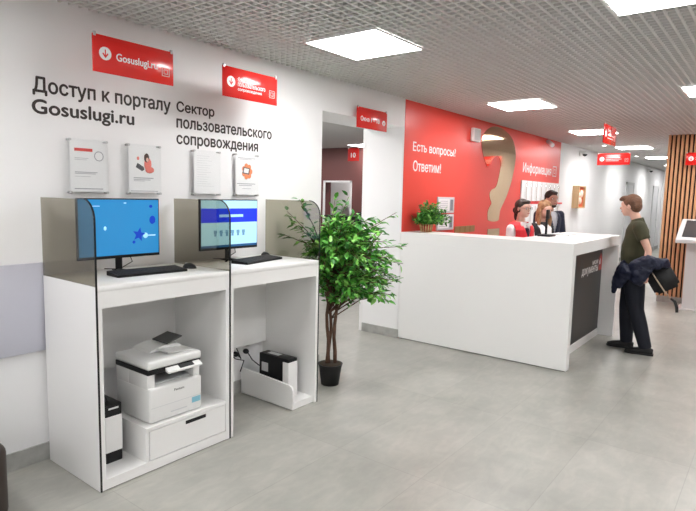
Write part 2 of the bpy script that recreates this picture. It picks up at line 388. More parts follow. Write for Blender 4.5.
# ================================================================ HANGING SIGNS
def arrow_icon(t,cx,cz,r,put,cyl):
    pass
def sign(loc,rz,label,lines,arrow='left',square=True,size=(.5,.19)):
    """local frame: x right along the face, facing -y, hung by z up; origin at the bottom centre"""
    t=thing('hanging_sign',(0,0,0),label,'sign','red hanging direction signs')
    W,H=size
    MB().box(-W/2,W/2,-.004,.004,0,H,.001,1).build('board',SIGNR,t)
    for s in (-1,1):
        c=MB().box(s*(W/2-.012)-.008,s*(W/2-.012)+.008,-.007,.007,H-.012,H+.012,.002).build('clip',STEEL,t)
        MB().cyl((s*(W/2-.012),0,H+.012),(s*(W/2-.012),0,ZC+.01-loc[2]),.0005,6).build('cable',CLEAR,c)
    if arrow is None:
        for s,b in lines: text(s,b,'y',-.0045,SIGNW,'text_line',t)
        t.location=loc; t.rotation_euler=(0,0,rz); return t
    ax=-W/2+.072 if arrow=='left' else W/2-.06
    rr=.036 if arrow=='left' else .026; az=H*.52 if arrow=='left' else H*.42
    mb=MB(); mb.cyl((ax,-.0041,az),(ax,-.0056,az),rr,24); mb.build('icon_disc',SIGNW,t)
    mb=MB(); mb.box(ax-.003,ax+.003,-.0068,-.0056,az-rr*.55,az+rr*.6)
    mb.prism([(ax-rr*.5,az-rr*.05),(ax-rr*.36,az+.1*rr),(ax,az-rr*.35),(ax+rr*.36,az+.1*rr),(ax+rr*.5,az-rr*.05),(ax,az-rr*.7)],1,-.0068,-.0056); mb.build('icon_arrow',SIGNR,t)
    for s,b in lines:
        if s is None: MB().box(b[0],b[1],-.0052,-.0041,b[2],b[3]).build('text_bar',SIGNW,t)
        else: text(s,b,'y',-.0045,SIGNW,'text_line',t)
    if square:
        sx,sz,a=W/2-.055,.055+.02,.026; mb=MB()
        for q,e in ((a,.0025),(a*.5,.002)):
            mb.box(sx-q,sx+q,-.0052,-.0041,sz+q-e,sz+q).box(sx-q,sx+q,-.0052,-.0041,sz-q,sz-q+e).box(sx-q,sx-q+e,-.0052,-.0041,sz-q,sz+q).box(sx+q-e,sx+q,-.0052,-.0041,sz-q,sz+q)
        mb.build('square_icon',SIGNW,t)
    t.location=loc; t.rotation_euler=(0,0,rz); return t
sign((1.888,-.3,2.266),0,'red hanging sign with a portal address, the leftmost red sign, above the first monitor',[('Gosuslugi.ru',(-.12,.145,.066,.122))],size=(.515,.203))
sign((2.792,-.3,2.268),0,'red hanging sign with three lines of small text, second red sign from the left',[('Сектор',(-.125,-.02,.120,.142)),('пользовательского',(-.125,.135,.083,.108)),('сопровождения',(-.125,.10,.048,.070))],size=(.515,.203))
sign((4.637,-.05,2.270),0,'red hanging sign for windows 1 to 10 in front of the tall doorway',[('Окна 1 – 10',(-.20,.12,.068,.115))],arrow='right',square=False,size=(.515,.198))
sign((6.24,-1.9,2.19),0,'small red hanging sign over the desk end, topmost of the distant pair',[('Окна',(-.10,.02,.12,.15)),(None,(-.10,.16,.085,.092)),(None,(-.10,.12,.055,.062))])
sign((10.0,-1.1,2.20),-PI/2,'wide red hanging sign facing the camera, lower of the distant pair',[(None,(-.12,.10,.115,.122)),(None,(-.12,.12,.09,.097)),(None,(-.12,.08,.065,.072))])
sign((10.12,-2.36,2.19),-PI/2,'red hanging sign cut by the right photo edge in front of the wood slats',[(None,(-.12,.12,.11,.12)),(None,(-.12,.15,.08,.09))])
t=sign((7.7,2.52,2.19),-PI/2-.0,'small bright red hanging sign seen through the doorway before the maroon wall',[('10',(-.05,.05,.06,.14))],arrow=None,square=False,size=(.24,.22))
# ================================================================ POSTER HOLDERS
def poster(x0,z0,label,draw):
    t=thing('poster_holder',(x0+.12,-.03,z0),label,'poster','acrylic poster holders above the monitors')
    W,H=.245,.325
    MB().box(x0,x0+W,-.034,-.030,z0,z0+H).build('front_sheet',CLEAR,t)
    MB().box(x0+.012,x0+W-.012,-.0285,-.0265,z0+.012,z0+H-.012).build('poster_sheet',PAPER,t)
    for a in (x0+.010,x0+W-.008):
        for b in (z0+.008,z0+H-.008):
            mb=MB(); mb.cyl((a,-.001,b),(a,-.04,b),.0075,12); mb.build('standoff',STEEL,t)
    draw(t,x0+.012,z0+.012,W-.024,H-.024); return t
def bars(t,x0,z0,W,H,L,mat,name):
    mb=MB()
    for a,b,c,d in L: mb.box(x0+a*W,x0+b*W,-.0296,-.0285,z0+c*H,z0+d*H)
    mb.build(name,mat,t)
def d1(t,x,z,W,H):
    bars(t,x,z,W,H,[(.12,.62,.80,.86)],PRED,'heading_bar')
    bars(t,x,z,W,H,[(.12,.5,.66,.668),(.12,.45,.63,.637),(.12,.75,.38,.395),(.12,.7,.355,.367),(.12,.55,.30,.307),(.1,.9,.05,.07)],PGREY,'text_lines')
    mb=MB(); n=24
    for k in range(n):
        a=2*PI*k/n; b=2*PI*(k+1)/n; cx,cz=x+.80*W,z+.72*H; R,r=.030,.025
        mb.prism([(cx+r*math.cos(a),cz+r*math.sin(a)),(cx+R*math.cos(a),cz+R*math.sin(a)),(cx+R*math.cos(b),cz+R*math.sin(b)),(cx+r*math.cos(b),cz+r*math.sin(b))],1,-.0296,-.0285)
    mb.build('ring_stamp',PGREY,t)
def d2(t,x,z,W,H):
    bars(t,x,z,W,H,[(.15,.8,.31,.33),(.15,.7,.275,.29),(.15,.5,.25,.26),(.05,.95,.03,.045)],PGREY,'text_lines')
    mb=MB(); mb.prism([(x+.22*W,z+.55*H),(x+.42*W,z+.47*H),(x+.50*W,z+.50*H),(x+.48*W,z+.56*H),(x+.28*W,z+.64*H)],1,-.0296,-.0285); mb.build('laptop_drawing',M('ink_dark',(.06,.06,.07),.6),t)
    mb=MB(); mb.ell((x+.62*W,-.029,z+.62*H),(.028,.0006,.045),sub=2); mb.ell((x+.68*W,-.029,z+.50*H),(.034,.0006,.022),sub=2); mb.ell((x+.30*W,-.029,z+.74*H),(.009,.0006,.012),sub=2); mb.build('figure_drawing',M('coral_print',(.85,.22,.18),.6),t)
    mb=MB(); mb.ell((x+.58*W,-.0297,z+.76*H),(.020,.0005,.030),sub=2); mb.build('hair_drawing',M('ink_brown',(.05,.02,.015),.6),t)
    mb=MB(); mb.ell((x+.60*W,-.0303,z+.72*H),(.010,.0004,.014),sub=2); mb.build('face_drawing',M('print_skin',(.8,.5,.4),.6),t)
def d3(t,x,z,W,H):
    bars(t,x,z,W,H,[(.12,.5+.35*random.random(),.90-.055*k,.906-.055*k) for k in range(14)],M('pale_print',(.62,.62,.64),.6),'text_lines')
def d4(t,x,z,W,H):
    bars(t,x,z,W,H,[(.1,.9,.93,.945),(.2,.75,.90,.91),(.05,.9,.27,.29),(.15,.75,.23,.245),(.3,.7,.15,.16)],PGREY,'text_lines')
    mb=MB()
    for k in range(7):
        a=2*PI*k/7; mb.ell((x+.52*W+.036*math.cos(a),-.029,z+.60*H+.042*math.sin(a)),(.020,.0006,.022),sub=2)
    mb.build('orange_drawing',PORANGE,t)
    mb=MB(); mb.prism([(x+.3*W,z+.55*H),(x+.6*W,z+.52*H),(x+.66*W,z+.68*H),(x+.36*W,z+.71*H)],1,-.0303,-.0297); mb.build('laptop_drawing',M('ink_dark',(.06,.06,.07),.6),t)
    mb=MB(); mb.prism([(x+.35*W,z+.57*H),(x+.57*W,z+.55*H),(x+.61*W,z+.665*H),(x+.39*W,z+.685*H)],1,-.0308,-.0303); mb.build('laptop_screen_drawing',PAPER,t)
poster(1.61,1.588,'acrylic poster holder with red heading and round stamp, above the left of the first monitor',d1)
poster(1.985,1.588,'acrylic poster holder with drawing of a woman at a laptop, second from the left',d2)
poster(2.49,1.588,'acrylic poster holder with a plain page of faint text, third from the left',d3)
poster(2.875,1.588,'acrylic poster holder with a round orange drawing, rightmost of the row',d4)
recenter(tag(MB().box(-.9,1.462,-.022,-.001,.672,1.188,.003).build('wall_board',LILAC),'pale lilac flat board on the wall left of the cabinets','wall board'))
# ================================================================ COMPUTER CABINETS
YF,YB,ZT=-.616,-.034,1.117
def glass_panel(t,x0,x1,skin):
    out=[(YB,ZT),(YF,ZT),(YF,1.455)]
    arc=[(YF+.11-.11*math.cos(a),1.455+.11*math.sin(a)) for a in [k*PI/2/8 for k in range(9)]]
    out+=arc[1:]+[(YB,1.565)]
    MB().prism(out,0,x0,x1).build('glass_screen',GLASS,t)
    mb=MB(); e=.0035
    path=[(YF,.004),(YF,1.455)]+arc[1:]
    for i in range(len(path)-1):
        (a,b),(c,d)=path[i],path[i+1]; L=math.hypot(c-a,d-b); nx,nz=-(d-b)/L,(c-a)/L
        mb.prism([(a,b),(c,d),(c+nx*e,d+nz*e),(a+nx*e,b+nz*e)],0,x0,x1)
    mb.build('black_edge_strip',BLACK,t)
    MB().box(x0,x1,YF,YB,.004,ZT).build('side_skin',WHITE,t)
def cabinet(x0,x1,label,right_glass):
    t=thing('workstation_cabinet',((x0+x1)/2,(YF+YB)/2,0),label,'cabinet','white computer cabinets along the wall')
    glass_panel(t,x0,x0+.010,0)
    MB().box(x0+.010,x0+.034,YF,YB,.006,ZT-.03).build('side_panel',WHITE,t)
    e=x1-(.008 if right_glass else 0)
    MB().box(e-.026,e,YF,YB,.006,ZT-.03).build('side_panel',WHITE,t)
    if right_glass: glass_panel(t,x1-.008,x1,0)
    MB().box(x0+.010,e,YF,YB,ZT-.03,ZT,.001,1).build('top_panel',WHITE,t)
    MB().box(x0+.034,e-.026,YF+.001,YF+.021,1.0,ZT-.03).build('apron',WHITE,t)
    return t,x0+.034,e-.026
CAB1,a,b=cabinet(1.445,2.3265,'white cabinet on the left with printer, drawer and first monitor',False)
MB().box(a,b,-.075,-.055,.49,ZT-.03).build('back_panel',WHITE2,CAB1)
MB().box(a,b,YF+.002,-.06,.006,.062).build('base_shelf',WHITE,CAB1)
MB().box(1.725,1.745,YF+.012,-.08,.062,.245).box(1.725,b,YF+.004,-.08,.245,.265).build('drawer_housing',WHITE,CAB1)
d=MB().box(1.748,b-.003,YF+.004,YF+.022,.068,.241).build('drawer',WHITE,CAB1)
MB().box(1.99,2.14,YF+.0005,YF+.0045,.208,.230,.002).build('handle_recess',BLACK,d)
CAB2,a2,b2=cabinet(2.327,3.206,'white cabinet on the right with open knee space and second monitor',True)
MB().box(a2,b2,-.075,-.055,.40,ZT-.03).build('back_panel',WHITE2,CAB2)
# open tray holding the PC
out=[(-.03,.006),(-.60,.006),(-.60,.15),(-.585,.178),(-.565,.188),(-.03,.215)]
MB().prism(out,0,2.945,2.963).build('tray_side',WHITE,CAB2)
MB().box(2.963,b2,-.60,-.03,.006,.055).build('tray_base',WHITE,CAB2)
MB().box(1.455,2.323,YF+.01,YB,.0005,.006).build('plinth_strip',BLACKM,CAB1)
# ---------------------------------------------------------------- printer
t=thing('printer',(1.94,-.4,.265),'white laser multifunction printer on the drawer unit of the left cabinet','printer')
px0,px1,py0,py1,pz=1.762,2.128,-.590,-.235,.265
mb=MB(); mb.box(px0,px1,py0,py1,pz+.006,pz+.215,.012,3).box(px0+.001,px0+.05,py0+.02,py0+.2199,pz+.205,pz+.295,.004).box(px1-.05,px1-.001,py0+.02,py0+.2199,pz+.205,pz+.295,.004).box(px0+.001,px1-.001,py0+.22,py1-.001,pz+.205,pz+.295,.004)
mb.build('body',M('printer_white',(.78,.78,.77),.35),t)
PW=_m['printer_white']
MB().box(px0+.05,px1-.05,py0+.06,py0+.23,pz+.214,pz+.222,.002).build('output_tray',M('printer_grey',(.62,.63,.64),.4),t)
MB().box(px0-.001,px1+.001,py0+.012,py1+.002,pz+.292,pz+.322,.003).build('scanner_base',BLACK,t)
MB().box(px0-.004,px1+.004,py0+.005,py1+.004,pz+.322,pz+.372,.014,3).build('scanner_lid',PW,t)
mb=MB(); 
mb.prism([(px0+.10,pz+.365),(px0+.13,pz+.385),(px0+.20,pz+.40),(px1-.06,pz+.40),(px1-.03,pz+.385),(px1-.02,pz+.37)],1,py0+.17,py1+.0)
mb.build('document_feeder',PW,t)
mb=MB(); mb.prism([(px0+.16,pz+.385),(px1-.03,pz+.370),(px1-.03,pz+.376),(px0+.16,pz+.392)],1,py0+.05,py0+.17); mb.build('feeder_output',PW,t)
mb=MB(); mb.prism([(px1-.13,pz+.405),(px1-.02,pz+.435),(px1-.02,pz+.441),(px1-.13,pz+.412)],1,py0+.17,py0+.33); mb.build('feeder_tray',M('feeder_grey',(.08,.08,.08),.5),t)
cp=MB(); cp.prism([(py0+.03,pz+.325),(py0-.022,pz+.296),(py0-.022,pz+.286),(py0+.03,pz+.295)],0,px0+.115,px1-.012); cp=cp.build('control_panel',PW,t)
mb=MB(); mb.prism([(py0+.02,pz+.3215),(py0-.015,pz+.302),(py0-.015,pz+.300),(py0+.02,pz+.318)],0,px0+.20,px1-.065); mb.build('display',BLACK,cp)
MB().box(px0+.01,px1-.01,py0-.0006,py0+.002,pz+.095,pz+.098).box(px0+.14,px1-.11,py0-.0006,py0+.002,pz+.040,pz+.048).build('cassette_line',_m['printer_grey'],t)
text('Pantum',(px0+.165,px0+.235,pz+.165,pz+.180),'y',py0-.0006,M('print_grey_text',(.2,.2,.2),.5),'printed_name',t)
MB().box(px1-.075,px1-.012,py0-.0008,py0,pz+.055,pz+.090).build('blue_sticker',M('sticker_blue',(.25,.55,.68),.5),t)
# ---------------------------------------------------------------- mini PCs
def pc(name,loc,label,d,bands):
    x,y,z=loc; t=thing(name,loc,label,'computer','small computers stored in the cabinets')
    if bands:
        MB().box(x-.05,x+.05,y-.10,y+.10,z,z+.345,.006).build('case',BLACK,t)
        MB().box(x-.051,x+.051,y-.103,y-.05,z+.065,z+.275,.003).build('white_front',WHITE,t)
        MB().box(x-.03,x+.03,y-.101,y-.10,z+.315,z+.325).build('light_bar',_m['printer_grey'],t)
    else:
        MB().box(x-.05,x+.05,y-.16,y+.16,z,z+.30,.006).build('case',BLACK,t)
        MB().box(x-.051,x+.051,y-.163,y-.10,z,z+.275,.003).build('white_front',WHITE,t)
        MB().box(x-.052,x-.05,y+.06,y+.13,z+.16,z+.23).build('label_patch',_m['printer_grey'],t)
        MB().box(x-.02,x+.03,y-.02,y+.10,z+.30,z+.301).build('top_label',_m['printer_grey'],t)
    return t
pc('computer_case',(1.615,-.36,.062),'slim black and white upright case standing left of the printer',0,True)
pc('computer_case',(3.06,-.33,.055),'black case with a white front in the open tray of the right cabinet',0,False)
tag(MB().tube([(1.615,-.40,.407),(1.60,-.38,.45),(1.585,-.36,.50),(1.58,-.30,.54),(1.58,-.15,.50),(1.60,-.05,.42)],.0045).build('power_cable',BLACKM),'black cable rising from the upright case in the left cabinet','cable')
# sockets behind the right cabinet
for k,(sx,lab) in enumerate([(2.88,'left round black plug and wall socket low in the right cabinet'),(2.99,'right round black plug and wall socket beside the tray')]):
    t=thing('wall_socket',(sx,-.006,.30),lab,'socket','power sockets under the right cabinet')
    MB().box(sx-.04,sx+.04,-.010,-.001,.30,.38,.003).build('plate',WHITE,t)
    MB().ell((sx,-.035,.34),(.022,.03,.022),sub=2).build('plug',BLACK,t)
for pts,lab in (([(2.88,-.06,.34),(2.89,-.09,.31),(2.86,-.07,.40),(2.875,-.045,.5)],'short black cable looping from the left plug up behind the back panel'),
                ([(2.99,-.06,.33),(3.0,-.10,.28),(3.03,-.14,.24),(3.06,-.17,.22)],'black cable running from the right plug to the computer'),
                ([(2.79,-.03,.42),(2.80,-.06,.37),(2.84,-.08,.32),(2.92,-.09,.29),(2.90,-.07,.20)],'tangled black cable left of the plugs')):
    tag(MB().tube(pts,.0045).build('power_cable',BLACKM),lab,'cable')
# ---------------------------------------------------------------- monitors
def emis(name,col,s): return M(name,col,.25,emit=s)
def monitor(cx,cy,label,kind,rz=0):
    t=thing('monitor',(0,0,0),label,'monitor','monitors on the cabinets'); W,H=.53,.36; z0=.088
    cs=MB().box(-W/2,W/2,0,.022,z0,z0+H,.003).box(-.16,.16,.02,.04,z0+.08,z0+.28,.008).build('casing',BLACK,t)
    sw,z1,z2=W/2-.007,z0+.018,z0+H-.008
    if kind==1:
        MB().box(-sw,sw,-.001,0,z1,z2).build('screen',emis('screen_blue',(.015,.19,.44),.46),t)
        mb=MB(); c=(.12,.225)
        mb.prism([(c[0]+(.045 if k%2==0 else .02)*math.sin(2*PI*k/10+.2),c[1]+(.045 if k%2==0 else .02)*math.cos(2*PI*k/10+.2)) for k in range(10)],1,-.0022,-.001)
        mb.ell((.215,-.0012,.315),(.022,.0008,.027),sub=2); mb.ell((.085,-.0012,.18),(.010,.0008,.010),sub=2); mb.ell((.205,-.0012,.40),(.012,.0008,.010),sub=2)
        mb.build('wallpaper_star',emis('screen_deep_blue',(.004,.04,.40),.5),t)
        mb=MB(); mb.box(.15,.235,-.0018,-.001,.214,.222).box(-.19,-.13,-.0018,-.001,.40,.404).ell((-.1,-.0012,.27),(.009,.0006,.013),sub=2).ell((.03,-.0012,.42),(.01,.0006,.004),sub=2).ell((.165,-.0012,.218),(.018,.0006,.018),sub=2)
        mb.build('wallpaper_marks',emis('screen_pale_blue',(.30,.62,.82),.45),t)
    else:
        MB().box(-sw,sw,-.001,0,z1,z2).build('screen',emis('screen_light',(.33,.60,.74),.62),t)
        MB().box(-sw,sw,-.0016,-.001,z0+.195,z0+.295).build('page_banner',emis('screen_banner',(.012,.03,.72),.72),t)
        MB().box(-.10,.12,-.0022,-.0016,z0+.233,z0+.252).build('search_field',emis('screen_field',(.30,.55,.85),.65),t)
        for k in range(6):
            a=-.15+k*.052; mb=MB(); mb.box(a,a+.028,-.0016,-.001,z0+.117,z0+.139).box(a+.004,a+.024,-.0016,-.001,z0+.097,z0+.117)
            mb.build('page_icon',emis('screen_icon',(.12,.27,.42),.5),t)
        MB().box(-sw,sw,-.0016,-.001,z1,z1+.016).build('task_bar',emis('screen_taskbar',(.02,.08,.2),.6),t)
    s=MB(); s.box(-.02,.02,.024,.038,.012,z0+.12,.003); 
    for sgn in (-1,1): s.loft([(0,.03,.012),(sgn*.07,-.035,.005)],[(.010,.012),(.004,.009)],8)
    s.loft([(0,.03,.012),(0,.10,.005)],[(.010,.012),(.004,.009)],8)
    s.build('stand',BLACK,t)
    t.location=(cx,cy,ZT); t.rotation_euler=(0,0,rz); return t
monitor(1.825,-.215,'black monitor with blue star wallpaper on the left cabinet',1)
monitor(2.675,-.215,'black monitor showing a light web page with blue banner on the right cabinet',2)
def keyboard(cx,cy,rz,label,tail=False):
    t=thing('keyboard',(0,0,0),label,'keyboard','black keyboards on the cabinets')
    MB().prism([(-.07,0),(.07,0),(.07,.026),(-.07,.014)],0,-.225,.225).build('base',BLACK,t)
    mb=MB()
    for r in range(6):
        for c in range(21):
            x0=-.215+c*.0205; y0=-.062+r*.021; z=.0145+(y0+.07)*.085
            if r==0 and 4<=c<=8: continue
            mb.box(x0,x0+.017,y0,y0+.017,z,z+.004)
    mb.box(-.133,-.034,-.062,-.045,.0148,.0195)
    mb.build('keys',M('key_black',(.03,.03,.032),.5),t)
    t.location=(cx,cy,ZT); t.rotation_euler=(0,0,rz); return t
keyboard(1.915,-.36,-.06,'black keyboard in front of the blue monitor')
keyboard(2.82,-.35,.22,'black keyboard turned slightly, in front of the web page monitor')
def mouse(x,y,rz,label):
    t=thing('mouse',(0,0,0),label,'mouse','black mice on the cabinets')
    b=bmesh.new(); bmesh.ops.create_uvsphere(b,u_segments=20,v_segments=12,radius=1)
    mb=MB()
    for v in b.verts: v.co=Vector((v.co.x*.031,v.co.y*.053,max(v.co.z,0)*.034))
    mb.merge(b,None,True); mb.build('shell',BLACK,t)
    MB().box(-.002,.002,.012,.034,.027,.0335).build('wheel',_m['printer_grey'],t)
    t.location=(x,y,ZT); t.rotation_euler=(0,0,rz)
mouse(2.235,-.33,.2,'black mouse beside the left keyboard'); mouse(3.10,-.14,-.3,'black mouse at the right end of the right keyboard')
tag(MB().tube([(1.88,-.19,1.25),(1.93,-.16,1.17),(1.86,-.13,1.125),(1.80,-.06,1.125)],.003).build('monitor_cable',BLACKM),'thin black cable drooping behind the blue monitor','cable')
tag(MB().tube([(2.73,-.19,1.25),(2.77,-.16,1.17),(2.70,-.13,1.125),(2.64,-.06,1.125)],.003).build('monitor_cable',BLACKM),'thin black cable drooping behind the web page monitor','cable')
# ================================================================ FICUS TREE
def leaf(bm,p,d,n,L,W,mi):
    d=d.normalized(); s=d.cross(n); 
    if s.length<1e-4: s=d.cross(Vector((0,0,1)))
    s.normalize(); n=s.cross(d).normalized()
    v=[bm.verts.new(q) for q in (p,p+d*L*.3+s*W*.5+n*W*.12,p+d*L*.3-n*W*.05,p+d*L*.3-s*W*.5+n*W*.12,p+d*L*.68+s*W*.38+n*W*.05,p+d*L*.68-n*W*.12,p+d*L*.68-s*W*.38+n*W*.05,p+d*L-n*W*.25)]
    for q in ((0,1,2),(0,2,3),(1,4,5,2),(2,5,6,3),(4,7,5),(5,7,6)):
        f=bm.faces.new([v[i] for i in q]); f.smooth=True; f.material_index=mi
def lfm(name,c,c2):
    m=M(name,c,.38,noise=(14,c2)); b=m.node_tree.nodes['Principled BSDF']; b.inputs['Transmission Weight'].default_value=0
    return m
G=[lfm('leaf_mid',(.09,.36,.045),(.16,.50,.08)),lfm('leaf_dark',(.035,.18,.03),(.06,.25,.05)),lfm('leaf_light',(.22,.55,.09),(.32,.66,.16))]
t=thing('ficus_tree',(3.60,-.42,0),'leafy green ficus with thin brown trunks in a small black pot beside the cabinets','potted tree')
T=Vector((3.60,-.42,0))
pot=MB(); pot.loft([T+Vector((0,0,0)),T+Vector((0,0,.165)),T+Vector((0,0,.18))],[.075,.10,.107],28); pot.build('pot',M('pot_black',(.006,.006,.007),.6),t)
MB().loft([T+Vector((0,0,.178)),T+Vector((0,0,.184))],[.095,.09],24).build('soil',M('soil',(.05,.035,.02),.9),t)
BARK=M('bark_brown',(.09,.045,.03),.8,noise=(25,(.15,.08,.05)))
tr=MB()
def wob(a,b,n,amp,ph): return [a.lerp(b,k/n)+Vector((math.sin(k*1.3+ph)*amp,math.cos(k*1.7+ph)*amp,0)) for k in range(n+1)]
tops=[]
for i,(a,b) in enumerate([((-.02,.015,.17),(-.02,.03,1.15)),((.028,-.02,.17),(.02,-.035,1.22)),((.0,.02,.17),(.03,.015,1.05))]):
    P=wob(T+Vector(a),T+Vector(b),9,.007,i*2); tr.loft(P,[.017-.0009*k for k in range(10)],8); tops.append(P)
cen=T+Vector((.09,-.09,1.08)); rnd=random.Random(11); tw=MB(); twigs=[]
for k in range(230):
    # crown is broad, heavier towards the open side and reaches down to z .9
    th=rnd.random()*2*PI; ph=math.acos(rnd.uniform(-.75,.95)); r=rnd.uniform(.6,1)
    e=cen+Vector((math.cos(th)*math.sin(ph)*.38*r,math.sin(th)*math.sin(ph)*.40*r,math.cos(ph)*.44*r))
    if e.z<T.z+.95: e+=Vector((.06,-.07,0))
    if e.y>-.07: e.y=-.07-rnd.random()*.1
    s=tops[k%3][rnd.randint(5,9) if e.z>1 else rnd.randint(4,6)]
    mid=s.lerp(e,.5)+Vector((0,0,.05)); e=e+Vector((0,0,-.02)); twigs.append((s,mid,e))
for e in ((3.36,-.18,1.38),(3.30,-.14,1.28),(3.34,-.14,1.47),(3.42,-.2,1.57),(3.93,-.83,1.48),(3.98,-.88,1.05),(3.94,-.85,.93),(3.99,-.90,1.20),(3.86,-.75,1.40),(3.5,-.25,1.05),(3.62,-.42,1.58),(3.7,-.5,1.60)):
    s=tops[0][8]; e=Vector(e); twigs.append((s,s.lerp(e,.5)+Vector((0,0,.05)),e))
lv=bmesh.new()
for s,m_,e in twigs:
    tr.loft([s,m_,e],[.006,.004,.002],5)
    for k in range(16):
        u=.35+.65*k/15; p=(s.lerp(m_,u*2) if u<.5 else m_.lerp(e,u*2-1)); dd=(e-m_).normalized()
        sd=Vector((rnd.uniform(-1,1),rnd.uniform(-1,1),rnd.uniform(-.7,.5))); q=(dd*.5+sd).normalized()
        mi=rnd.choices((0,1,2),(.5,.25,.25))[0]
        L=rnd.uniform(.055,.078); 
        if (p+q*L).y>-.012: q.y=-abs(q.y)
        leaf(lv,p+q*.012,q,Vector((rnd.uniform(-.5,.5),rnd.uniform(-.5,.5),1)),L,L*.52,mi)
tr.build('trunk',BARK,t)
fm=MB(); fm.bm.free(); fm.bm=lv; fm.build('foliage',G[0],t,mats=G,norm=False)
# ================================================================ RECEPTION DESK
t=thing('reception_desk',(6.2,-.95,0),'large white L-shaped reception desk with a dark recessed logo panel','reception desk')
ZD=1.216; XD=5.307; YD=-1.884; XE=7.14
MB().box(XD,XD+.085,YD,-.0065,.01,ZD-.115).build('front_panel',WHITE,t)
MB().box(XD+.02,XD+.075,YD+.02,-.03,0,.01).build('plinth_strip',BLACKM,t)
mb=MB(); mb.prism([(XD,-.0065),(XD,YD),(XE+.02,YD),(XE+.02,-1.25),(5.73,-1.25),(5.73,-.0065)],2,ZD-.115,ZD); 
o=mb.build('counter_top',WHITE,t); bv=o.modifiers.new('b','BEVEL'); bv.width=.0015; bv.segments=2; bv.limit_method='ANGLE'
MB().box(XE-.035,XE+.02,YD,-1.30,.006,ZD-.115).build('end_panel',WHITE,t)
MB().box(XD+.085,XE-.035,-1.70,-1.68,.006,ZD-.115).build('back_panel',WHITE,t)
MB().box(XD+.2,XE-.05,-1.725,-1.70,.006,.086).build('kick_panel',WHITE,t)
lp=MB().box(XD+.2,XE-.036,-1.712,-1.70,.086,1.09).build('dark_panel',DGREY,t)
text('мои',(6.68,6.92,.885,.935),'y',-1.7125,SIGNW,'logo_text',lp,bold=.02); text('документы',(6.27,6.93,.775,.875),'y',-1.7125,SIGNW,'logo_text',lp,bold=.02)
mb=MB(); mb.prism([(6.965,.80),(7.095,.80),(7.095,.94),(7.03,1.0),(6.965,.94)],1,-1.714,-1.712); mb.build('logo_house',M('logo_red',(.55,.03,.03),.4),lp)
mb=MB(); mb.prism([(6.97,.87),(7.02,.87),(7.02,.94),(6.97,.91)],1,-1.7155,-1.714); mb.build('logo_mark',SIGNW,lp)
# staff-side worktop and support
MB().box(5.40,6.0,-1.24,-.05,.72,.75).box(5.42,5.98,-.10,-.06,0,.72).box(5.42,5.98,-1.22,-1.18,0,.72).build('inner_worktop',WHITE2,t)
# plant on desk
t=thing('potted_plant',(5.66,-.15,ZD),'small bushy green plant in a striped cane pot on the reception desk','potted plant')
Q=Vector((5.60,-.16,ZD)); t.location=Q
MB().loft([Q,Q+Vector((0,0,.05)),Q+Vector((0,0,.085))],[.055,.066,.07],20).build('pot',M('cane_red',(.50,.06,.04),.5),t)
mb=MB()
for k in range(14):
    a=2*PI*k/14; mb.cyl(Q+Vector((.058*math.cos(a),.058*math.sin(a),.001)),Q+Vector((.075*math.cos(a),.075*math.sin(a),.09)),.007,6)
mb.build('cane_slats',M('cane_tan',(.55,.42,.2),.6),t)
lv=bmesh.new(); st=MB()
for k in range(110):
    th=rnd.random()*2*PI; ph=math.acos(rnd.uniform(.0,1)); r=rnd.uniform(.65,1.05)
    e=Q+Vector((.03+math.cos(th)*math.sin(ph)*.26*r,-.05+math.sin(th)*math.sin(ph)*.20*r,.10+math.cos(ph)*.27*r))
    e.y=min(e.y,-.045); s=Q+Vector((0,0,.075)); mm=s.lerp(e,.5)+Vector((0,0,.02)); st.loft([s,mm,e],[.003,.002,.0015],4)
    for j in range(10):
        u=.4+.6*j/9; p=s.lerp(mm,u*2) if u<.5 else mm.lerp(e,u*2-1); q=Vector((rnd.uniform(-1,1),rnd.uniform(-1,1),rnd.uniform(-.6,.8))).normalized(); L=rnd.uniform(.035,.058)
        if (p+q*L).y>-.03: q.y=-abs(q.y)
        leaf(lv,p,q,Vector((rnd.uniform(-.5,.5),rnd.uniform(-.5,.5),1)),L,L*.55,rnd.choices((0,1,2),(.45,.35,.2))[0])
st.build('stems',G[1],t); fm=MB(); fm.bm.free(); fm.bm=lv; fm.build('foliage',G[0],t,mats=G,norm=False)
# two framed info plates on the red wall
for z,l in ((1.415,'upper of two light grey framed notices on the red wall behind the desk plant'),(1.20,'lower of two light grey framed notices on the red wall behind the desk plant')):
    t=thing('framed_notice',(6.32,-.01,z),l,'notice','grey framed notices on the red wall')
    MB().box(6.10,6.54,-.022,-.0065,z,z+.20,.004).build('frame',M('pale_grey_frame',(.62,.63,.66),.4),t)
    MB().box(6.13,6.40,-.024,-.022,z+.025,z+.175).build('sheet',PAPER,t)
    mb=MB()
    for k in range(5): mb.box(6.15,6.36,-.0247,-.024,z+.045+k*.025,z+.052+k*.025)
    mb.build('text_lines',PGREY,t)
    MB().box(6.43,6.50,-.024,-.022,z+.03,z+.17).build('grey_column',M('print_slate',(.2,.22,.25),.5),t)
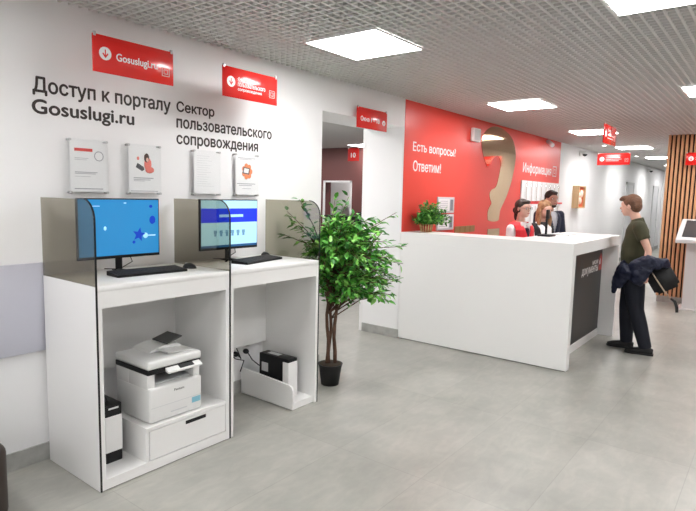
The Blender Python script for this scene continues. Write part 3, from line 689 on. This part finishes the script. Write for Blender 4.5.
# brochure holders
first=None
for r in range(2):
    for k in range(8):
        x0=8.83+k*.237; z0=1.575-r*.375
        lab='white brochure holder on the red wall, number %s from the left in the %s row'%(['one','two','three','four','five','six','seven','eight'][k],['upper','lower'][r])
        lab=['leftmost','second from left','third from left','fourth from left','fourth from right','third from right','second from right','rightmost'][k]+' white brochure holder in the %s row on the red wall'%['upper','lower'][r]
        if first is None:
            first=t=thing('brochure_holder',(x0+.11,-.02,z0),lab,'brochure holder','white brochure holders on the red wall')
            MB().box(x0,x0+.222,-.035,-.0065,z0,z0+.30,.003).build('pocket',CLEAR,t)
            MB().box(x0+.006,x0+.216,-.028,-.008,z0+.006,z0+.335).build('brochure',PAPER,t)
        else:
            t=copy_tree(first); t.location=(x0+.11,-.02,z0); t['label']=lab
t=thing('rack_rail',(9.8,-.01,1.53),'thin red rail between the two rows of brochure holders','rail')
MB().box(8.80,10.95,-.03,-.0065,1.53,1.56,.002).build('bar',M('rail_red',(.75,.03,.04),.4),t)
# speaker + small spotlight on the red wall
t=thing('wall_speaker',(7.06,-.06,2.36),'small white box speaker high on the red wall left of the question mark','speaker')
MB().box(6.94,7.16,-.06,-.0065,2.36,2.54,.015,3).build('housing',WHITE,t); MB().box(6.96,7.14,-.063,-.059,2.38,2.52,.003).build('grille',M('speaker_grille',(.65,.65,.65),.6),t)
t=thing('wall_spotlight',(9.93,-.05,2.58),'small white tube spotlight on the red wall above the information lettering','camera')
MB().cyl((9.93,-.0065,2.62),(9.93,-.05,2.60),.02,12).build('bracket',WHITE,t); MB().cyl((9.96,-.03,2.62),(9.86,-.14,2.54),.035,16).build('housing',WHITE,t)
def dome(x,z,label):
    t=thing('dome_camera',(x,-.06,z),label,'camera','dome cameras on the corridor wall')
    MB().cyl((x,-.001,z+.02),(x,-.03,z+.02),.06,20).box(x-.03,x+.03,-.13,-.02,z+.03,z+.06,.006).cyl((x,-.10,z+.035),(x,-.10,z),.06,20).build('mount',WHITE,t)
    MB().ell((x,-.10,z),(.048,.048,.045),sub=2).build('dome_glass',BLACK,t)
dome(12.0,2.54,'black dome camera on a white bracket above the wooden wall box'); dome(19.2,2.54,'distant dome camera on the corridor wall near the slatted panel')
# wooden box with relief
t=thing('wall_box',(12.15,-.07,1.45),'open shallow wooden box with an orange and white relief on the white wall','wall box')
MB().box(11.66,12.14,-.13,-.001,1.45,1.475).box(11.66,12.14,-.13,-.001,1.875,1.90).box(11.66,11.685,-.13,-.001,1.4752,1.8748).box(12.115,12.14,-.13,-.001,1.4752,1.8748).build('case',WOODL,t)
MB().box(11.685,12.115,-.09,-.001,1.475,1.875).build('orange_back',M('box_orange',(.62,.12,.04),.6),t)
mb=MB()
for c,r in (((11.88,-.09,1.60),(.11,.03,.075)),((11.97,-.09,1.74),(.09,.03,.08)),((11.80,-.09,1.72),(.05,.025,.05))): mb.ell(c,r,sub=2)
mb.build('white_relief',M('relief_cream',(.8,.66,.55),.6),t)
# desk items
t=thing('desk_camera_stand',(6.14,-1.345,ZD),'black stand with upright pole on the desk in front of the blonde employee','stand')
MB().box(6.04,6.25,-1.42,-1.28,ZD,ZD+.022,.008).build('base',BLACK,t)
MB().cyl((6.14,-1.345,ZD+.02),(6.14,-1.345,ZD+.24),.012,10).build('pole',BLACK,t)
MB().box(6.10,6.18,-1.365,-1.345,ZD+.19,ZD+.29,.006).build('head',BLACK,t)
t=thing('paper_stack',(6.75,-1.5,ZD),'thin stack of white papers lying on the desk right of the black stand','papers')
MB().box(6.45,6.75,-1.50,-1.29,ZD,ZD+.012).build('sheets',PAPER,t); MB().box(6.449,6.751,-1.501,-1.289,ZD+.004,ZD+.006).build('grey_folder',PGREY,t)
# ================================================================ KIOSK
t=thing('info_kiosk',(9.85,-2.45,0),'white freestanding information kiosk with a tilted dark screen in front of the slats','kiosk')
KW=M('kiosk_white',(.70,.70,.70),.35)
MB().prism([(9.74,0),(10.12,0),(10.12,1.03),(9.70,1.03)],1,-2.78,-2.27).build('pedestal',KW,t)
MB().box(9.66,10.16,-2.85,-2.20,0,.02,.004).build('foot_plate',KW,t)
mb=MB(); mb.prism([(9.45,1.02),(9.45,1.075),(10.0,1.36),(10.12,1.36),(10.12,1.26),(9.62,1.01)],1,-2.95,-2.15)
o=mb.build('screen_housing',KW,t); bv=o.modifiers.new('b','BEVEL'); bv.width=.012; bv.segments=2
mb=MB(); mb.prism([(9.52,1.112),(9.96,1.340),(9.957,1.346),(9.517,1.118)],1,-2.88,-2.22); mb.build('touch_screen',M('kiosk_screen',(.06,.065,.07),.15),t)
for y in (-2.5,-2.62): pass
# ================================================================ LEATHER BENCH (edge of the photo)
t=thing('leather_bench',(.3,-.35,0),'dark brown leather bench, only its rounded corner showing at the bottom left','bench')
BL=M('brown_leather',(.030,.020,.016),.4)
MB().box(-.45,1.02,-.60,-.09,.05,.425,.05,5).build('upholstery',BL,t)
for x in (-.38,.95):
    for y in (-.55,-.14): MB().cyl((x,y,0),(x,y,.055),.018,12).build('leg',BLACK,t)
# ================================================================ PEOPLE
def solid_shell(o,th=.004):
    s=o.modifiers.new('cloth','SOLIDIFY'); s.thickness=th; s.offset=1
def cut(o,test):
    bm=bmesh.new(); bm.from_mesh(o.data); bmesh.ops.delete(bm,geom=[f for f in bm.faces if test(f.calc_center_median())],context='FACES'); bm.to_mesh(o.data); bm.free()
def hand(mb,wrist,d,side,palm_n,curl=.6,s=1):
    """wrist point, finger direction, thumb side vector, palm normal; five bent fingers"""
    d=d.normalized(); side=(side-d*side.dot(d)).normalized(); pn=d.cross(side)*(1 if d.cross(side).dot(palm_n)>0 else -1)
    mb.loft([wrist-d*.02,wrist+d*.02,wrist+d*.055,wrist+d*.085],[(.02*s,.024*s),(.018*s,.032*s),(.016*s,.040*s),(.013*s,.038*s)],10,hint=pn)
    for k,(o,L) in enumerate(((.030,.066),(.010,.075),(-.011,.070),(-.030,.054))):
        b=wrist+d*.078+side*o*s; p=[b-d*.02,b]
        a=0
        for j,f in enumerate((.45,.32,.23)):
            a+=curl*(.6 if j==0 else .9); p.append(p[-1]+(d*math.cos(a)+pn*math.sin(a))*L*f*s)
        mb.loft(p,[.0095*s,.0095*s,.009*s,.0085*s,.0065*s],8)
    b=wrist+d*.02+side*.022*s; q=(side*.8+d*.6+pn*.25*curl).normalized(); q2=(d*.8+side*.25+pn*.6*curl).normalized()
    mb.loft([b-side*.01,b+q*.035*s,b+q*.035*s+q2*.03*s,b+q*.035*s+q2*.052*s],[.013*s,.0115*s,.010*s,.007*s],8)
def person(loc,heading,H,label,arms,legs,look=0,tilt=0,female=False,fat=1.0,skinm=SKIN,stoop=0):
    """local x forward, y left, z up; proportions for 1.70 m scaled by H"""
    k=H/1.70; t=thing('person',(0,0,0),label,'person'); t['_local']=1
    S=lambda p:Vector(p)*k
    body=MB(); sw=.155 if female else .175
    body.loft([S((0,0,.84)),S((0,0,.92)),S((.005,0,1.05)),S((.0,0,1.2)),S((0,0,1.32)),S((-.005,0,1.39)),S((-.005,0,1.43))],
        [(.09*k,.13*k),(.095*k,.145*k),(.08*k,.12*k),(.09*k,.14*k),(.085*k,.15*k),(.06*k,.12*k),(.045*k,.06*k)],16,hint=(1,0,0))
    hd=S((.03+stoop,0,1.585)); R=Matrix.Translation(hd)@Matrix.Rotation(look,4,'Z')@Matrix.Rotation(tilt,4,'Y')
    body.loft([S((-.01,0,1.38)),S((.0+stoop*.5,0,1.47)),hd+S((-.01,0,-.03))],[.055*k,.05*k,.05*k],12)
    hm=bmesh.new()
    def E(c,r,sub=3):
        b=bmesh.new(); bmesh.ops.create_icosphere(b,subdivisions=sub,radius=1)
        mm=R@Matrix.Translation(Vector(c)*k)@Matrix.Diagonal((r[0]*k,r[1]*k,r[2]*k,1)); body.merge(b,mm,True)
    E((-.012,0,.02),(.092,.073,.092)); E((.03,0,-.035),(.058,.055,.072)); E((.052,0,-.075),(.03,.032,.03)); E((.045,0,.02),(.048,.058,.05))
    E((.092,0,-.018),(.020,.012,.016),2); E((.084,0,.005),(.012,.009,.028),2); E((.08,0,-.052),(.012,.022,.012),2)
    for s in (-1,1):
        E((-.008,s*.074,-.005),(.018,.009,.03),2); E((.07,s*.03,.032),(.018,.022,.008),2)
    for s,A in zip((1,-1),arms):
        sh,el,wr=[S(q) for q in A[:3]]
        body.loft([sh,sh.lerp(el,.5),el,el.lerp(wr,.4),wr],[.046*k,.042*k,.036*k,.036*k,.024*k],12)
        fd=(wr-el).normalized() if len(A)<4 or A[3] is None else Vector(A[3])
        th=Vector(A[4]) if len(A)>4 else Vector((1,0,.2)); pn=Vector((0,-s,0)) if len(A)<6 else Vector(A[5])
        hand(body,wr,fd,th,pn,A[6] if len(A)>6 else .5,k)
    for s,Lg in zip((1,-1),legs):
        hp,kn,an=[S(q) for q in Lg]
        body.loft([hp,kn,kn.lerp(an,.35),an],[.075*k,.052*k,.05*k,.034*k],12)
        body.loft([an+S((-.03,0,-.035)),an+S((.06,0,-.045)),an+S((.13,0,-.06))],[(.03*k,.032*k),(.025*k,.038*k),(.012*k,.03*k)],10)
    b=body.build('body',skinm,t,off=Vector((0,0,0))); remesh(b,.0075,3)
    # eyes, brows, mouth sit on the face
    def child(name,mat,items,par=t,sub=2):
        mb=MB()
        for c,r in items:
            q=bmesh.new(); bmesh.ops.create_icosphere(q,subdivisions=sub,radius=1); mb.merge(q,R@Matrix.Translation(Vector(c)*k)@Matrix.Diagonal((r[0]*k,r[1]*k,r[2]*k,1)),True)
        return mb.build(name,mat,par,off=Vector((0,0,0)))
    for s in (-1,1):
        e=child('eye',EYEW,[((.079,s*.031,.006),(.009,.013,.008))]); child('iris',EYED,[((.086,s*.032,.006),(.004,.006,.0065))],e)
    child('mouth',LIPS,[((.088,0,-.053),(.006,.021,.006))])
    t['H']=k
    return t,S,R,child,k
def hair(R,k,t,mat,items,name='hair',vox=.007):
    mb=MB()
    for c,r in items:
        q=bmesh.new(); bmesh.ops.create_icosphere(q,subdivisions=3,radius=1); mb.merge(q,R@Matrix.Translation(Vector(c)*k)@Matrix.Diagonal((r[0]*k,r[1]*k,r[2]*k,1)),True)
    o=mb.build(name,mat,t,off=Vector((0,0,0))); remesh(o,vox,2); return o
def torso_cloth(S,k,z0,z1,g,sw,arms=None,slen=.5,belly=0,wr=.06,flare=0):
    mb=MB(); zs=[.80,.86,.94,1.05,1.15,1.25,1.33,1.385,1.42]
    rx=[.105,.11,.105+belly*.5,.10+belly,.105+belly*.8,.108,.10,.075,.055]; ry=[.155+flare,.16+flare,.15,.138+belly*.6,.15,.165,.17,.145,.085]
    P=[(z,a,b) for z,a,b in zip(zs,rx,ry) if z0-.001<=z<=z1]
    mb.loft([S((0,0,z)) for z,_,_ in P],[((a+g)*k,(b+g)*k) for _,a,b in P],20,hint=(1,0,0))
    if arms:
        for A in arms:
            sh,el,wrp=[S(q) for q in A[:3]]
            mb.ell(sh+S((0,0,-.0)),.064*k)
            if slen<=1: mb.loft([sh,sh.lerp(el,.5*slen),sh.lerp(el,slen)],[(.064+g*.3)*k,(.060+g*.3)*k,(.061+g*.3)*k],14)
            else: mb.loft([sh,sh.lerp(el,.5),el,el.lerp(wrp,.5),el.lerp(wrp,.93)],[.064*k,.056*k,.05*k,.044*k,.036*k],14)
    return mb
def trousers(S,k,legs,g=.0):
    mb=MB(); mb.loft([S((0,0,.80)),S((0,0,.88)),S((0,0,.98))],[((.115+g)*k,(.165+g)*k),((.12+g)*k,(.165+g)*k),((.11+g)*k,(.15+g)*k)],16,hint=(1,0,0))
    for Lg in legs:
        hp,kn,an=[S(q) for q in Lg]; mb.loft([hp+S((0,0,.04)),hp.lerp(kn,.5),kn,kn.lerp(an,.4),an+S((0,0,-.02))],[(.098+g)*k,(.088+g)*k,(.068+g)*k,(.064+g)*k,(.050+g)*k],14)
    return mb
def shoe(S,k,an,mat,t):
    an=S(an); mb=MB(); z=.0
    mb.loft([Vector((an.x-.075*k,an.y,.04)),Vector((an.x-.03*k,an.y,.045)),Vector((an.x+.05*k,an.y,.042)),Vector((an.x+.13*k,an.y,.033)),Vector((an.x+.195*k,an.y,.026))],[(.030,.030),(.042,.040),(.038,.044),(.031,.046),(.015,.026)],14,hint=(0,0,1))
    mb.loft([Vector((an.x-.01,an.y,.05)),an+Vector((-.005,0,.0))],[.045*k,.042*k],12)
    o=mb.build('shoe',mat,t,off=Vector((0,0,0))); remesh(o,.008,2)
    mb=MB(); mb.prism([(an.x-.08,an.y-.03),(an.x-.06,an.y-.038),(an.x+.05,an.y-.04),(an.x+.13,an.y-.048),(an.x+.19,an.y-.03),(an.x+.20,an.y),(an.x+.19,an.y+.03),(an.x+.13,an.y+.048),(an.x+.05,an.y+.04),(an.x-.06,an.y+.038),(an.x-.08,an.y+.03)],2,0,.018)
    mb.build('sole',BLACKM,o,off=Vector((0,0,0)))
# --- customer
arms=[((-.02,.185,1.375),(-.13,.225,1.13),(-.12,.235,.90),(.1,.05,-1),(1,0,.2),(0,-1,0),.9),((0,-.185,1.375),(-.03,-.24,1.12),(.04,-.22,.94),(.3,.3,-.6),(1,0,.5),(0,1,0),.8)]
legs=[((-.0,.09,.86),(-.05,.095,.47),(-.17,.10,.09)),((.0,-.09,.86),(.05,-.095,.47),(.03,-.10,.09))]
t,S,R,child,k=person((0,0,0),0,1.68,'person with short brown hair in olive polo and dark trousers standing at the desk',arms,legs,look=-.2,tilt=.10,fat=1.1,stoop=.055)
OLIVE=M('olive_cotton',(.040,.038,.015),.8,bump=.15); NAVY=M('navy_trouser',(.005,.007,.015),.8,bump=.1)
mb=torso_cloth(S,k,.86,1.42,.012,.18,arms,.55,belly=.035)
mb.loft([S((-.005,0,1.40)),S((.01,0,1.455))],[(.068*k,.068*k),(.060*k,.062*k)],16,hint=(1,0,0))
o=mb.build('polo_shirt',OLIVE,t,off=Vector((0,0,0))); remesh(o,.009,4)
o=trousers(S,k,legs,.014).build('trousers',NAVY,t,off=Vector((0,0,0))); remesh(o,.010,4)
for Lg in legs: shoe(S,k,Lg[2],M('black_sneaker',(.01,.01,.011),.6),t)
hair(R,k,t,M('brown_hair',(.15,.065,.03),.6,noise=(60,(.09,.035,.015)),bump=.6),[((-.022,0,.040),(.096,.084,.088)),((-.055,0,-.005),(.062,.076,.075)),((.05,0,.085),(.052,.06,.030)),((-.02,.045,.02),(.055,.036,.06)),((-.02,-.045,.02),(.055,.036,.06)),((.085,0,.075),(.025,.045,.016))])
del t['_local']
t.location=(6.60,-2.16,0); t.rotation_euler=(0,0,math.radians(97))
CL=t.location.copy(); CM=Matrix.Translation(CL)@Matrix.Rotation(math.radians(97),4,'Z')
# jacket carried over the left forearm, bag below
jk=thing('jacket',(6.6,-2.2,.8),'dark navy jacket bundled over the arm of the customer at the desk','jacket')
mb=MB()
def W(f,l,z): return CM@Vector((f-.09,l-.01,z-.03))
for pts,r in (([(-.16,.24,1.02),(-.05,.27,1.03),(.04,.26,.99),(.12,.22,.93)],[.06,.08,.075,.06]),([(.12,.23,.95),(.20,.18,.86),(.25,.15,.74)],[.08,.08,.055]),([(-.02,.27,.98),(.03,.25,.88),(.06,.23,.80)],[.08,.09,.06]),([(-.12,.25,1.02),(-.19,.22,1.04),(-.22,.20,.99)],[.06,.055,.04]),([(.24,.15,.80),(.26,.14,.72),(.26,.14,.66)],[.055,.04,.025]),([(.16,.16,.98),(.20,.10,.92),(.24,.05,.84)],[.06,.07,.05])):
    mb.loft([W(*p) for p in pts],[(q,q*.75) for q in r],12)
o=mb.build('cloth',M('navy_nylon',(.005,.008,.030),.55,bump=.6),jk); remesh(o,.010,3)
tx=bpy.data.textures.new('folds','CLOUDS'); tx.noise_scale=.07
dm=o.modifiers.new('folds','DISPLACE'); dm.texture=tx; dm.strength=.035; dm.mid_level=.5
bg=thing('shoulder_bag',W(-.25,.24,.70),'black soft bag held low behind the customer, with a pale strap hanging from it','bag')
mb=MB(); q=bmesh.new(); bmesh.ops.create_cube(q,size=1); bmesh.ops.bevel(q,geom=q.edges[:],offset=.12,segments=3,affect='EDGES')
mb.merge(q,CM@Matrix.Translation((-.27,.16,.83))@Matrix.Rotation(.55,4,'Y')@Matrix.Diagonal((.25,.12,.25,1)),True)
mb.build('pouch',M('black_bag_fabric',(.008,.008,.009),.7,bump=.4),bg)
mb=MB(); A=[W(-.09,.235,.92),W(-.14,.33,.86),W(-.21,.33,.76),W(-.27,.31,.69)]
mb.loft(A,[(.010,.003)]*4,6); mb.build('pale_strap',M('beige_webbing',(.52,.40,.30),.7),bg)
mb=MB(); mb.loft([W(-.27,.31,.69),W(-.31,.30,.66),W(-.33,.29,.60),W(-.335,.29,.55)],[(.010,.004),(.014,.006),(.016,.006),(.014,.005)],6); mb.build('black_strap_end',BLACKM,bg)
# --- employees behind the desk
legs0=[((0,.09,.86),(.02,.09,.47),(-.02,.09,.09)),((0,-.09,.86),(.02,-.09,.47),(-.02,-.09,.09))]
def arms0(sw,f=.18,z=1.37): return [((0,sw,z),(.02,sw+.05,1.11),(f+.04,sw-.04,1.00),(1,-.2,-.05),(0,-1,.4),(0,0,-1),.3),((0,-sw,z),(.02,-sw-.05,1.11),(f+.04,-sw+.04,1.00),(1,.2,-.05),(0,1,.4),(0,0,-1),.3)]
BLOUSE=M('white_blouse',(.80,.72,.72),.7)
A=arms0(.150,.12,1.335)
t,S,R,child,k=person((0,0,0),0,1.61,'person with dark tied hair, white blouse and red vest behind the desk',A,legs0,female=True)
o=torso_cloth(S,k,.86,1.42,.004,.16,A,2).build('blouse',BLOUSE,t,off=Vector((0,0,0))); remesh(o,.009,3)
mb=torso_cloth(S,k,.86,1.42,.028,.16); o=mb.build('red_vest',M('red_vest_cloth',(.75,.02,.03),.6),t,off=Vector((0,0,0))); remesh(o,.005,4)
cut(o,lambda c:(c.x>0 and abs(c.y)<(c.z/k-1.21)*.34) or (abs(c.y)>.158*k and c.z>1.14*k) or c.z>1.425*k); solid_shell(o)
mb=MB(); mb.box(.095*k,.135*k,-.018,.018,1.12*k,1.33*k,.006); mb.ell(S((.105,0,1.335)),(.03,.026,.022)); mb.build('neck_scarf',M('dark_scarf',(.02,.012,.03),.6),t,off=Vector((0,0,0)))
mb=MB()
for s in (-1,1): mb.prism([(s*.01,1.39*k),(s*.07,1.43*k),(s*.085,1.39*k),(s*.04,1.32*k)],0,.075*k,.10*k)
mb.build('collar',SIGNW,t,off=Vector((0,0,0)))
mb=MB(); mb.box(.128*k,.133*k,.03,.10,1.19*k,1.23*k); mb.build('name_badge',SIGNW,t,off=Vector((0,0,0)))
o=trousers(S,k,legs0).build('trousers',BLACKM,t,off=Vector((0,0,0))); remesh(o,.012,3)
for Lg in legs0: shoe(S,k,Lg[2],BLACK,t)
hair(R,k,t,M('dark_brown_hair',(.035,.018,.012),.5,bump=.4),[((-.022,0,.042),(.094,.080,.082)),((-.060,0,-.01),(.052,.066,.070)),((-.115,0,-.02),(.038,.042,.042)),((.045,0,.082),(.045,.058,.026)),((-.02,.060,.0),(.040,.020,.05)),((-.02,-.060,.0),(.040,.020,.05)),((-.11,0,-.09),(.022,.028,.06))])
mb=MB()
for s in (-1,1):
    c=R@(Vector((.095,s*.032,.005))*k)
    pts=[c+(R.to_3x3()@Vector((0,math.cos(a)*.022,math.sin(a)*.016))) for a in [2*PI*j/14 for j in range(15)]]
    mb.tube(pts,.0016,5); mb.tube([R@(Vector((.095,s*.054,.008))*k),R@(Vector((0,s*.082,.012))*k)],.0015,5)
mb.tube([R@(Vector((.097,-.01,.008))*k),R@(Vector((.097,.01,.008))*k)],.0016,5); mb.build('glasses',BLACK,t,off=Vector((0,0,0)))
del t['_local']; t.location=(6.38,-.965,0); t.rotation_euler=(0,0,math.radians(-112))
A=arms0(.145,.18,1.34)
t,S,R,child,k=person((0,0,0),0,1.60,'person with long blonde hair in a black top and white scarf behind the desk',A,legs0,female=True,look=-.1,tilt=.15,stoop=.04)
o=torso_cloth(S,k,.86,1.42,.008,.16,A,2).build('black_cardigan',BLACKM,t,off=Vector((0,0,0))); remesh(o,.009,3)
mb=MB(); 
for s in (-1,1): mb.loft([S((.02,s*.075,1.42)),S((.10,s*.06,1.35)),S((.135,s*.035,1.22)),S((.14,s*.03,1.10))],[(.010,.035),(.010,.04),(.010,.04),(.008,.035)],8,hint=(1,0,0))
mb.build('white_scarf',SIGNW,t,off=Vector((0,0,0)))
o=trousers(S,k,legs0).build('trousers',BLACKM,t,off=Vector((0,0,0))); remesh(o,.012,3)
for Lg in legs0: shoe(S,k,Lg[2],BLACK,t)
hair(R,k,t,M('blonde_hair',(.20,.09,.04),.5,noise=(22,(.42,.24,.12)),bump=.5),[((-.02,0,.04),(.098,.086,.088)),((-.055,0,-.05),(.06,.085,.12)),((-.02,.075,-.09),(.05,.028,.13)),((-.02,-.075,-.09),(.05,.028,.13)),((.03,.0,.07),(.045,.06,.03)),((.02,.085,-.16),(.035,.022,.09)),((.02,-.085,-.16),(.035,.022,.09))])
del t['_local']; t.location=(6.99,-.99,0); t.rotation_euler=(0,0,math.radians(-118))
A=arms0(.185)
t,S,R,child,k=person((0,0,0),0,1.735,'person with short dark hair and beard in a navy suit behind the blonde employee',A,legs0,look=-.2,skinm=M('skin_tan',(.50,.26,.19),.5))
o=torso_cloth(S,k,.86,1.42,.0,.18,A,.3).build('shirt',M('pale_shirt',(.6,.6,.65),.7),t,off=Vector((0,0,0))); remesh(o,.010,3)
o=torso_cloth(S,k,.80,1.42,.016,.18,A,2).build('suit_jacket',M('navy_suit',(.016,.022,.05),.7),t,off=Vector((0,0,0))); remesh(o,.010,3)
cut(o,lambda c:(c.x>0 and abs(c.y)<(c.z/k-1.12)*.28) or c.z>1.425*k); solid_shell(o)
o=trousers(S,k,legs0).build('trousers',NAVY,t,off=Vector((0,0,0))); remesh(o,.012,3)
for Lg in legs0: shoe(S,k,Lg[2],BLACK,t)
hair(R,k,t,M('black_hair',(.018,.012,.010),.5,bump=.4),[((-.022,0,.042),(.096,.082,.085)),((-.055,0,-.005),(.058,.073,.065)),((.045,0,.085),(.05,.055,.026))])
hair(R,k,t,M('beard_hair',(.03,.018,.014),.7),[((.055,0,-.092),(.034,.038,.022)),((.02,.05,-.06),(.03,.014,.03)),((.02,-.05,-.06),(.03,.014,.03))],'beard',.006)
del t['_local']; t.location=(7.94,-.78,0); t.rotation_euler=(0,0,math.radians(-118))
